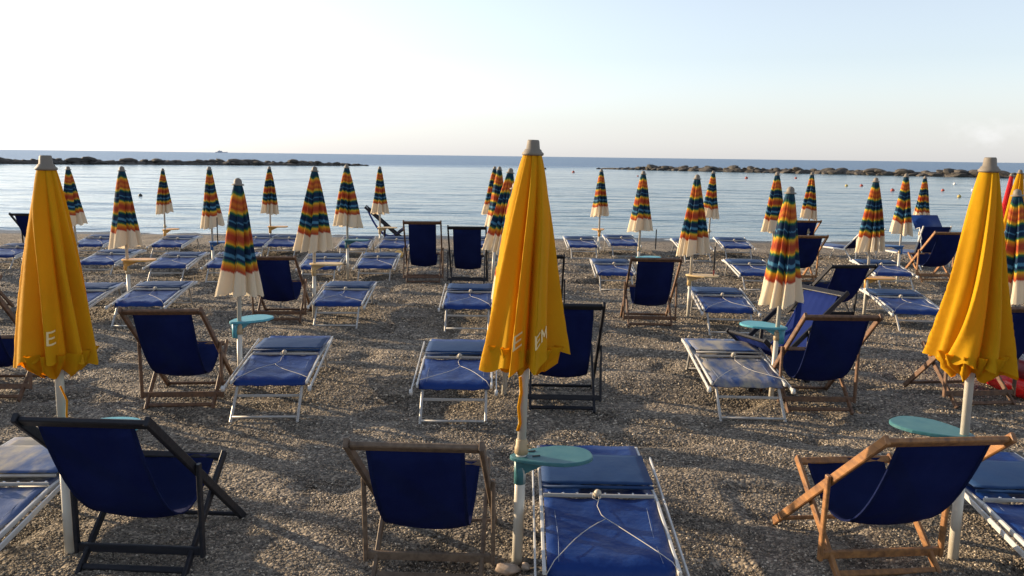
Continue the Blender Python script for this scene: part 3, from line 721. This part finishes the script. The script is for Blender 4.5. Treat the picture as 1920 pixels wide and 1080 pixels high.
def raised_lounger(x, y, hd, label, back=60, shade=True):
    """a lounger whose back rest and sunshade stand up"""
    root = empty('sun_lounger', (x, y, gz(x, y)), hd); tag(root, label, 'sun lounger', 'blue sun loungers with white frames')
    z = .285; a = math.radians(back); tub = M['tube']
    for s in (-1, 1): link('side_rail', MB().beam((s*.305, .70, z), (s*.305, -.35, z), .024, .034).me(tub), root)
    g = [[(q*.285, .68-1.0*t, z+.015) for q in (-1, -.5, 0, .5, 1)] for t in (0, .5, 1)]
    link('seat_fabric', MB().slab(g, .006).me(M['vinyl'], True), root)
    dy, dz = -math.cos(a), math.sin(a)
    g = [[(q*.285, -.32+dy*.62*t, z+.02+dz*.62*t-.02*math.sin(3.14*t)) for q in (-1, -.5, 0, .5, 1)] for t in (0, .33, .66, 1)]
    link('head_fabric', MB().slab(g, .006).me(M['sling'], True), root)
    for s in (-1, 1):
        link('back_rail', MB().beam((s*.30, -.32, z+.02), (s*.30, -.32+dy*.64, z+.02+dz*.64), .024, .030, (0, 1, 0)).me(tub), root)
        link('leg', MB().beam((s*.262, -.30, z), (s*.262, -.60, -.03), .022, .022).me(tub), root)
        link('leg', MB().beam((s*.262, .42, z), (s*.262, .60, -.03), .022, .022).me(tub), root)
        link('back_strut', MB().beam((s*.285, -.32+dy*.4, z+dz*.4), (s*.285, -.62, .10), .014, .02, (0, 1, 0)).me(tub), root)
    if shade:
        y0, z0 = -.32+dy*.62, z+.02+dz*.62
        g = [[(q*.30, y0+.24+.22*t, z0-.06+.26*t) for q in (-1, 0, 1)] for t in (0, .5, 1)]
        f_ = link('sunshade_flap', MB().slab(g, .008).me(M['vinyl'], True), root)
        for s in (-1, 1): link('shade_arm', MB().tube([(s*.31, y0, z0-.25), (s*.31, y0+.1, z0-.02), (s*.30, y0+.24, z0-.06)], .010, 8).me(tub, True), root)
    return root

# ================================================================== PLACING
# (kind, mesh no., base x, y, tip x, y, z, turn, label)
YG, SG = 'yellow parasols of the front row', 'rainbow striped folded parasols'
TEAL = 'teal'
yel = [
 (0, (-2.29, 4.19), (-2.28, 4.20, 2.075), .35, 'yellow folded parasol at the left, printed with a single letter E, orange underside showing'),
 (1, (0.045, 4.22), (0.095, 4.22, 2.18), 1.0, 'tall yellow folded parasol in the middle, printed with E and EM near its hem'),
 (2, (2.385, 4.31), (2.372, 4.30, 2.125), 2.5, 'yellow folded parasol at the right, plain, behind the orange wood deckchair'),
]
ypar = []
for i, b, t, rz, lab in yel: ypar.append(parasol('yellow', b, t, i, rz, lab, YG, table_z=.66))
stl = [
 # second row
 ((-2.42, 7.40), (-2.372, 7.4, 1.885), 0, .3, 'striped folded parasol of the second row, above the left aqua tray'),
 ((-0.06, 7.40), (0.025, 7.40, 1.880), 1, 2.0, 'striped folded parasol hidden behind the middle yellow parasol, nearest of its file'),
 ((2.345, 7.45), (2.407, 7.45, 1.872), 2, 4.1, 'striped folded parasol of the second row, beside the worn lounger and the aqua tray'),
 ((4.60, 7.66), (4.47, 7.62, 1.870), 3, 1.0, 'striped folded parasol cut by the right edge, beside the red inflatable'),
 # third row
 ((-5.00, 11.0), (-5.007, 11.0, 1.910), 4, .9, 'striped folded parasol over the yellow tray, second from the left in the middle distance'),
 ((-2.59, 11.0), (-2.54, 11.0, 1.940), 0, 5.0, 'striped folded parasol over the long cream tray, left of the two upright deckchairs'),
 ((-0.24, 11.0), (-0.034, 11.0, 1.951), 1, 3.3, 'striped folded parasol leaning left, third in the file behind the middle yellow parasol'),
 ((2.33, 11.1), (2.373, 11.1, 1.900), 3, 2.9, 'striped folded parasol standing by the pale yellow tray right of the brown deckchair'),
 ((4.97, 11.85), (4.973, 11.8, 1.876), 2, .2, 'striped folded parasol with two loose lobes, right of centre above a low lounger'),
 # fourth row
 ((-7.42, 14.5), (-7.508, 14.5, 1.836), 2, 2.2, 'striped folded parasol just right of the left yellow parasol'),
 ((-5.12, 14.5), (-5.126, 14.5, 1.865), 3, 4.4, 'striped folded parasol with a stay cord hanging over the blue tray'),
 ((-2.82, 14.5), (-2.808, 14.5, 1.930), 4, 1.7, 'striped folded parasol over the small green tray, left of the folded leaning deckchair'),
 ((-0.34, 14.5), (-0.233, 14.5, 1.928), 0, 2.7, 'striped folded parasol second from the back in the file behind the middle yellow parasol'),
 ((2.16, 14.6), (2.206, 14.6, 1.886), 1, .6, 'striped folded parasol behind the brown deckchair, over an aqua tray'),
 ((4.46, 14.6), (4.475, 14.6, 1.898), 4, 3.6, 'striped folded parasol showing half behind the second row striped one'),
 ((6.74, 14.8), (6.753, 14.8, 1.896), 0, 5.5, 'striped folded parasol over the blue tray beside the raised lounger'),
 # the row nearest the sea
 ((-7.52, 18.4), (-7.499, 18.4, 1.748), 1, 1.1, 'small striped folded parasol by the sea over a yellow tray, furthest left'),
 ((-5.24, 18.4), (-5.217, 18.4, 1.820), 2, 3.9, 'small striped folded parasol by the sea over a yellow tray, second from the left'),
 ((-2.87, 18.4), (-2.858, 18.4, 1.850), 3, .1, 'small striped folded parasol by the sea over a cream tray, beside the sideways deckchair'),
 ((-0.52, 18.4), (-0.398, 18.4, 1.882), 4, 4.9, 'striped folded parasol furthest back in the file behind the middle yellow parasol'),
 ((1.87, 18.5), (1.890, 18.5, 1.855), 0, 2.4, 'small striped folded parasol by the sea over a yellow tray, right of the middle'),
 ((4.27, 18.6), (4.319, 18.6, 1.849), 1, 5.9, 'small striped folded parasol by the sea, just behind the one over the pale yellow tray'),
 ((6.48, 18.7), (6.484, 18.7, 1.842), 3, 3.0, 'small striped folded parasol by the sea, above a dark deckchair on the right'),
 ((9.01, 18.9), (9.038, 18.9, 1.790), 2, 1.4, 'small striped folded parasol by the sea behind the bright blue sunshade'),
]
spar = []
for b, t, i, rz, lab in stl: spar.append(parasol('striped', b, t, i, rz, lab, SG, table_z=.60))
me_y = canopy_mesh(L_ST-.05, .036, .215, 31, True, M['yellow_cloth'])[0]; me_r = canopy_mesh(L_ST-.05, .036, .105, 32, True, M['red_cloth'])[0]
parasol(me_y, (8.66, 14.8), (8.70, 14.8, 1.985), 0, .7, 'small yellow folded parasol in the distance at the right edge', 'plain folded parasols in the distance')
parasol(me_r, (10.55, 18.5), (10.70, 18.5, 1.874), 0, .7, 'narrow red folded parasol in the distance at the right edge', 'plain folded parasols in the distance')

# print and cords on the yellow parasols; angles are about the pole
def th_of(rz, a): return a - rz            # world angle a (-pi/2 faces the beach head) to canopy angle
r0, c0 = ypar[0]; r1, c1 = ypar[1]; r2, c2 = ypar[2]
print_letters(c0, YEL[0][1], L_YE-.06, 'E', th_of(.35, -1.30), .86, .062, .20, c0)
print_letters(c1, YEL[1][1], L_YE-.06, 'E', th_of(1.0, -1.84), .86, .056, .17, c1)
print_letters(c1, YEL[1][1], L_YE-.06, 'EM', th_of(1.0, -1.36), .86, .052, .175, c1)
drawstring(r1, [(-.02, -.05, .98), (-.012, -.034, .90), (-.022, -.030, .82), (-.012, -.032, .74), (-.022, -.031, .70)], .009, 'tie_strap')
drawstring(r0, [(.035, -.06, .96), (.06, -.05, .88), (.05, -.045, .80), (.065, -.045, .72), (.05, -.045, .66)], .005, 'tie_strap')
drawstring(r0, [(.065, -.045, .72), (.075, -.045, .70), (.08, -.045, .66)], .005, 'tie_strap')

for x, y, z, rz, c, lab, sl in [
 (0.053, 4.22, .575, .12, 'teal', 'teal tray on the pole of the middle yellow parasol, beside the near lounger', True),
 (-2.29, 4.20, .70, .25, 'aqua', 'pale aqua tray behind the black deckchair, on the left yellow parasol pole', False),
 (2.38, 4.31, .69, 2.3, 'teal', 'teal tray behind the orange wood deckchair, on the right yellow parasol pole', False),
 (-2.44, 7.40, .63, .95, 'aqua', 'light aqua tray on the second row parasol, left of the left lounger', False),
 (2.40, 7.45, .63, 2.45, 'aqua', 'light aqua tray over the blue slung deckchair, left of the dark deckchair', False),
 (4.56, 7.66, .60, .6, 'teal', 'teal tray at the right edge, above the red inflatable', False),
 (-5.02, 11.0, .715, .1, 'yellow_plastic', 'bright yellow tray on the striped parasol left of the second row one', False),
 (-2.58, 11.0, .695, .05, 'cream_plastic', 'long cream yellow tray above the lounger, left of centre', False),
 (2.33, 11.1, .60, -.35, 'cream_plastic', 'pale yellow tray low on its pole right of the brown deckchair', False),
 (4.97, 11.85, .49, -.2, 'yellow_plastic', 'yellow tray half hidden between a dark deckchair and a low lounger', False),
 (-5.13, 14.5, .60, .0, 'blue_plastic', 'blue tray under the parasol with the stay cord, far left of centre', False),
 (-2.83, 14.5, .66, .1, 'teal', 'dark green tray in front of a far lounger, left of the sideways deckchair', False),
 (2.18, 14.6, .42, .1, 'aqua', 'aqua tray just behind the top of the brown deckchair', False),
 (6.76, 14.8, .65, 2.9, 'blue_plastic', 'blue tray on the pole beside the raised lounger on the right', False),
 (-7.52, 18.4, .44, 1.2, 'yellow_plastic', 'small yellow tray by the sea, furthest left', False),
 (-5.24, 18.4, .54, .1, 'yellow_plastic', 'small yellow tray by the sea, between the second row parasol and the cream one', False),
 (-2.87, 18.4, .55, .1, 'cream_plastic', 'small cream tray by the sea beside the sideways deckchair', False),
 (1.88, 18.5, .55, 1.6, 'yellow_plastic', 'small yellow tray by the sea right of the middle yellow parasol', False),
 (-0.50, 18.4, .40, .8, 'yellow_plastic', 'tiny yellow tray by the sea, left edge of the middle yellow parasol', False),
]: pole_table(x, y, z, rz, c, lab, sl)

# loungers: x, y, heading, fabric, label
for i, (x, y, hd, fab, lab) in enumerate([
 (0.475, 4.43, -.01, 'vinyl', 'nearest blue lounger, right of the middle yellow parasol, cord knob on its cross bar'),
 (2.86, 4.50, -.04, 'vinyl', 'blue lounger cut by the bottom right edge, behind the orange wood deckchair'),
 (-2.80, 4.52, .05, 'worn', 'stained grey and blue lounger cut by the left edge, behind the black deckchair'),
 (-2.043, 7.63, .07, 'vinyl', 'blue lounger of the second row, right of the left aqua tray'),
 (-0.48, 7.62, .02, 'vinyl', 'blue lounger of the second row, half hidden by the middle yellow parasol'),
 (2.02, 7.79, -.03, 'worn', 'stained grey and blue lounger of the second row, left of the dark deckchair'),
 (5.20, 8.10, -.10, 'vinyl', 'blue lounger at the right edge, behind the red inflatable'),
 (-5.63, 11.14, .10, 'vinyl', 'blue lounger in the third row just right of the left yellow parasol'),
 (-4.66, 11.13, .10, 'vinyl', 'blue lounger in the third row behind the brown deckchair on the left'),
 (-2.21, 11.33, .04, 'vinyl', 'blue lounger with a high flat back below the cream tray, left of centre'),
 (-0.56, 11.20, .015, 'vinyl', 'blue lounger in the third row, cut off by the middle yellow parasol'),
 (2.726, 11.12, -.07, 'vinyl', 'blue lounger in the third row, right of the pale yellow tray pole'),
 (5.20, 11.36, -.12, 'vinyl', 'blue lounger in the third row between the dark deckchair and the right yellow parasol'),
 (-9.15, 15.75, .10, 'vinyl', 'pale blue lounger at the far left edge'),
 (-7.10, 15.15, .08, 'vinyl', 'blue lounger in the fourth row, left of the bright yellow tray'),
 (-5.73, 14.67, .10, 'vinyl', 'blue lounger in the fourth row, just right of the bright yellow tray'),
 (-4.83, 14.78, .10, 'vinyl', 'blue lounger in the fourth row, hidden in part by the second row striped parasol'),
 (-3.28, 14.86, .08, 'vinyl', 'blue lounger in the fourth row just behind the cream tray'),
 (-2.36, 15.08, .05, 'vinyl', 'blue lounger in the fourth row, left of the two upright deckchairs'),
 (1.715, 14.68, -.02, 'vinyl', 'blue lounger in the fourth row, left of the brown deckchair'),
 (4.11, 14.80, -.04, 'vinyl', 'blue lounger in the fourth row, left of the second row striped parasol on the right'),
 (6.48, 14.99, -.10, 'vinyl', 'blue lounger in the fourth row, above the dark deckchair on the right'),
 (-8.50, 17.63, .10, 'vinyl', 'blue lounger by the sea, right of the left yellow parasol'),
 (-7.05, 17.95, .08, 'vinyl', 'blue lounger by the sea under the furthest left yellow tray'),
 (-5.38, 17.97, .08, 'vinyl', 'blue lounger by the sea, beside the second row striped parasol on its right'),
 (-4.75, 18.07, .08, 'vinyl', 'blue lounger by the sea, right of the parasol over the yellow tray'),
 (-3.30, 18.18, .06, 'vinyl', 'blue lounger by the sea behind the dark green tray'),
 (-2.46, 18.21, .02, 'vinyl', 'blue lounger by the sea, left of the tall upright deckchair'),
 (1.477, 18.69, .02, 'vinyl', 'blue lounger by the sea, left of the yellow tray on the right half'),
 (2.41, 19.21, .01, 'vinyl', 'blue lounger by the sea, right of the yellow tray on the right half'),
 (3.857, 18.56, -.02, 'vinyl', 'lounger by the sea mostly hidden behind the parasol with the pale yellow tray'),
 (4.89, 19.01, -.08, 'vinyl', 'blue lounger by the sea, in the gap left of the half hidden striped parasol'),
 (-0.88, 18.48, .03, 'vinyl', 'blue lounger by the sea, seen past the second upright deckchair'),
]): lounger(x, y, hd, fab, lab, 1 + (0 if i == 0 else i % 6))
raised_lounger(6.95, 17.9, .45, 'lounger with its back half raised, between two parasols by the sea on the right', 42, False)
raised_lounger(8.25, 17.3, .15, 'lounger with dark raised back and bright blue sunshade up, right', 68)

for x, y, hd, tz, wood, lab, cl in [
 (-1.875, 3.99, -.053, .905, 'black_wood', 'near black framed deckchair at the bottom left, reclined, facing the sea', 'sling'),
 (-.408, 4.01, -.039, .850, 'grey_wood', 'near weathered brown deckchair at the bottom centre, left of the teal tray', 'sling'),
 (1.935, 4.08, .10, .863, 'orange_wood', 'near orange wood deckchair at the bottom right, sunlit on its left rail', 'sling'),
 (-2.74, 6.84, .09, .888, 'brown_wood', 'brown deckchair in the second row, left of the left aqua tray', 'sling'),
 (-4.48, 7.06, .10, .95, 'brown_wood', 'deckchair cut by the left edge behind the left yellow parasol', 'sling'),
 (.434, 6.94, -.02, .957, 'black_wood', 'black framed deckchair right behind the middle yellow parasol', 'sling'),
 (2.64, 7.05, .0, .90, 'brown_wood', 'dark canvas deckchair with brown rails beside the stained lounger, second row', 'sling'),
 (2.72, 8.20, 2.0, .84, 'black_wood', 'black framed deckchair turned round to face the left, behind the aqua tray', 'sling_light'),
 (4.25, 11.1, .12, .80, 'black_wood', 'dark framed deckchair in the third row, right of the second row striped parasol', 'sling'),
 (1.748, 10.58, -.034, .897, 'brown_wood', 'brown deckchair standing alone in the third row right of centre', 'sling'),
 (.345, 10.78, -.03, .903, 'black_wood', 'black deckchair almost wholly behind the middle yellow parasol, one post showing', 'sling'),
 (-2.95, 10.60, .07, .86, 'brown_wood', 'brown deckchair in the third row, right of the second row striped parasol', 'sling'),
 (-1.472, 13.97, .05, 1.03, 'brown_wood', 'upright brown deckchair, taller of the pair before the sea, left of centre', 'sling'),
 (-.725, 13.70, .015, .98, 'black_wood', 'upright black deckchair, right one of the pair before the sea', 'sling'),
 (-3.05, 19.7, -1.45, .93, 'black_wood', 'deckchair seen from the side by the water, leaning left, near the cream tray', 'sling_light'),
 (-9.5, 17.0, .05, .86, 'black_wood', 'black deckchair by the sea at the far left, behind the left yellow parasol', 'sling'),
 (6.40, 19.0, .0, .80, 'orange_wood', 'deckchair by the sea with an orange rail, under the small parasol on the right', 'sling'),
 (4.95, 14.6, .0, .84, 'orange_wood', 'deckchair in the fourth row with a sunlit rail, right behind the second row striped parasol', 'sling'),
 (7.60, 15.15, .05, .90, 'orange_wood', 'orange wood deckchair in front of the raised sunshade, left of the right yellow parasol', 'sling'),
 (4.10, 7.15, .12, .92, 'brown_wood', 'brown deckchair mostly hidden behind the right yellow parasol, second row', 'sling'),
]: deckchair(x, y, hd, tz, wood, lab, cl)

# ---- small things
def blob(r, seed, sc=(1, 1, 1), amp=.12, sub=3):
    bm = bmesh.new(); bmesh.ops.create_icosphere(bm, subdivisions=sub, radius=r); rd = random.Random(seed)
    a, b, c = (rd.uniform(2, 5) for _ in range(3))
    for vv in bm.verts:
        n = vv.co.normalized(); k = 1+amp*(math.sin(n.x*a+seed)*math.sin(n.y*b+1)+.5*math.sin(n.z*c*2+n.x*3)); vv.co = Vector((vv.co.x*k*sc[0], vv.co.y*k*sc[1], vv.co.z*k*sc[2]))
    me = bpy.data.meshes.new('blob'); bm.to_mesh(me); bm.free(); me.polygons.foreach_set('use_smooth', [True]*len(me.polygons)); return me
o = empty('inflatable_boat', (4.86, 7.70, 0), .3); tag(o, 'red and maroon inflatable lying at the right edge behind the parasol pole', 'inflatable', None)
ring = []
for k in range(25):
    a = 2*math.pi*k/24; ring.append((.30*math.cos(a), .45*math.sin(a), .10+.03*math.sin(a)))
link('tube_ring', MB().tube(ring, .095, 14, False).me(M['red_vinyl'], True), o)
ring2 = [(x*.96, y*.96, z+.16) for x, y, z in ring]; link('upper_ring', MB().tube(ring2, .085, 14, False).me(M['maroon'], True), o)
fl = MB(); fl.slab([[(-.27+.54*i/4, -.4+.8*j/4, .06) for j in range(5)] for i in range(5)], .03); link('floor', fl.me(M['maroon']), o)
o = link('stone', blob(.042, 4, (1.4, .9, .7), .16)); o.data.materials.append(M['stone']); o.location = (.0, 4.10, .012); tag(o, 'pale rounded stone at the foot of the middle yellow parasol pole', 'stone')
o = link('stone', blob(.024, 9, (1, 1.2, .8), .16)); o.data.materials.append(M['stone']); o.location = (.09, 4.13, .01); tag(o, 'small stone beside the larger pale one by the middle pole', 'stone')
o = link('beach_ball', blob(.09, 2, (1, 1, 1), 0)); o.data.materials.append(M['ball']); o.location = (-2.32, 17.3, .09); tag(o, 'small orange ball on the shingle below the sideways deckchair', 'ball')
# short stays hanging from two parasols
def stay(x, y, z0, z1, lab, red=False):
    r = empty('stay_cord', (x, y, z1)); tag(r, lab, 'cord')
    link('rod', MB().tube([(0, 0, 0), (.004, 0, z0-z1)], .010, 8).me(M['dark'], True), r)
    link('tip', MB().tube([(0, 0, -.06), (0, 0, .01)], [.006, .014], 8).me(M['buoy_red'] if red else M['dark'], True), r)
stay(-4.98, 14.35, 1.02, .62, 'dark rod hanging out of the striped parasol with the blue tray')
stay(2.44, 14.5, .90, .62, 'short dark rod hanging out of the striped parasol behind the brown deckchair')
stay(2.62, 11.0, .98, .66, 'short rod with an orange tip under the parasol by the pale yellow tray', True)

def buoy(x, y, col, lab, s=.22):
    s = s*.55; r = empty('buoy', (x, y, -.25)); tag(r, lab, 'buoy', 'buoys on the calm water')
    link('float', MB().lathe([(s*.3, -s*.5), (s*.9, -s*.1), (s, s*.3), (s*.8, s*.8), (s*.35, s*1.1)], 14).me(M[col], True), r)
    link('handle', MB().tube([(0, 0, s*1.05), (0, 0, s*1.45)], s*.16, 8).me(M['dark'], True), r)
for x, y, c, lab, s in [
 (9.1, 131, 'buoy_red', 'red buoy in the gap between the two breakwaters', .42), (-19.8, 45.5, 'dark', 'dark buoy on the bright water at the left', .20),
 (28.7, 106, 'buoy_red', 'red buoy right of centre, close under the right breakwater', .36), (36.1, 110, 'buoy_red', 'small red buoy between the two striped parasols on the right', .30),
 (31.0, 80, 'buoy_yellow', 'pale buoy left of a red one near the tilted striped parasol', .26), (32.6, 80.5, 'buoy_red', 'red buoy just right of a pale one', .28),
 (30.2, 68.4, 'buoy_red', 'large red buoy left of the pair of striped parasols on the right', .30), (35.0, 70, 'buoy_red', 'red buoy left of the right yellow parasol', .26),
 (30.3, 58.3, 'buoy_yellow', 'yellow buoy nearest the beach on the right', .24), (46.7, 91, 'buoy_white', 'white buoy furthest out on the right', .32),
 (38.6, 72.2, 'buoy_white', 'white buoy beside the right yellow parasol', .24), (5.9, 161, 'dark', 'dark buoy far out, right of the middle yellow parasol', .45),
 (15.9, 110, 'buoy_red', 'tiny red buoy above the striped parasol behind the brown deckchair', .22)]: buoy(x, y, c, lab, s)

o = empty('ship', (-1355, 4000, -.25), .1); tag(o, 'faint grey ship on the horizon at the left', 'ship')
hb = MB(); hb.slab([[(-26, -4, 2.6), (-26, 4, 2.6)], [(20, -4, 2.6), (20, 4, 2.6)], [(29, -.5, 4), (29, .5, 4)]], 3.5); link('hull', hb.me(M['ship_grey']), o)
link('superstructure', MB().beam((-16, 0, 7), (4, 0, 7), 6, 5).me(M['ship_grey']), o); link('funnel', MB().tube([(-8, 0, 9), (-8, 0, 13)], 1.6, 10).me(M['ship_grey']), o)

# the rows go on past the left edge of the picture; their long shadows fall into it
k = 0; NTH = ('nearest', 'second', 'third')
for y, rn, xs_ in ((4.2, 'front', (-4.75, -7.1)), (7.4, 'second', (-4.95, -7.4, -9.8)), (11.0, 'third', (-7.5, -9.9, -12.3)), (14.5, 'fourth', (-9.9, -12.3))):
    for q, x in enumerate(xs_):
        k += 1; at_ = 'beyond the left edge of the picture, %s to it in the %s row' % (NTH[q], rn)
        if y < 5: parasol('yellow', (x, y), (x+.04, y, 2.12), k % 3, k*1.3, 'yellow parasol '+at_, 'yellow parasols beyond the left edge', table_z=.66)
        else: parasol('striped', (x, y), (x+.03, y, 1.89), k % 5, k*1.3, 'striped parasol '+at_, 'striped parasols beyond the left edge', table_z=.60)
        lounger(x-.42, y+.2, .03, 'vinyl', 'lounger '+at_, 1+k % 4)['group'] = 'loungers beyond the left edge'
        if x < -5 or y < 5: deckchair(x+.45, y-.3, .05, .9, 'brown_wood', 'deckchair '+at_)['group'] = 'deckchairs beyond the left edge'
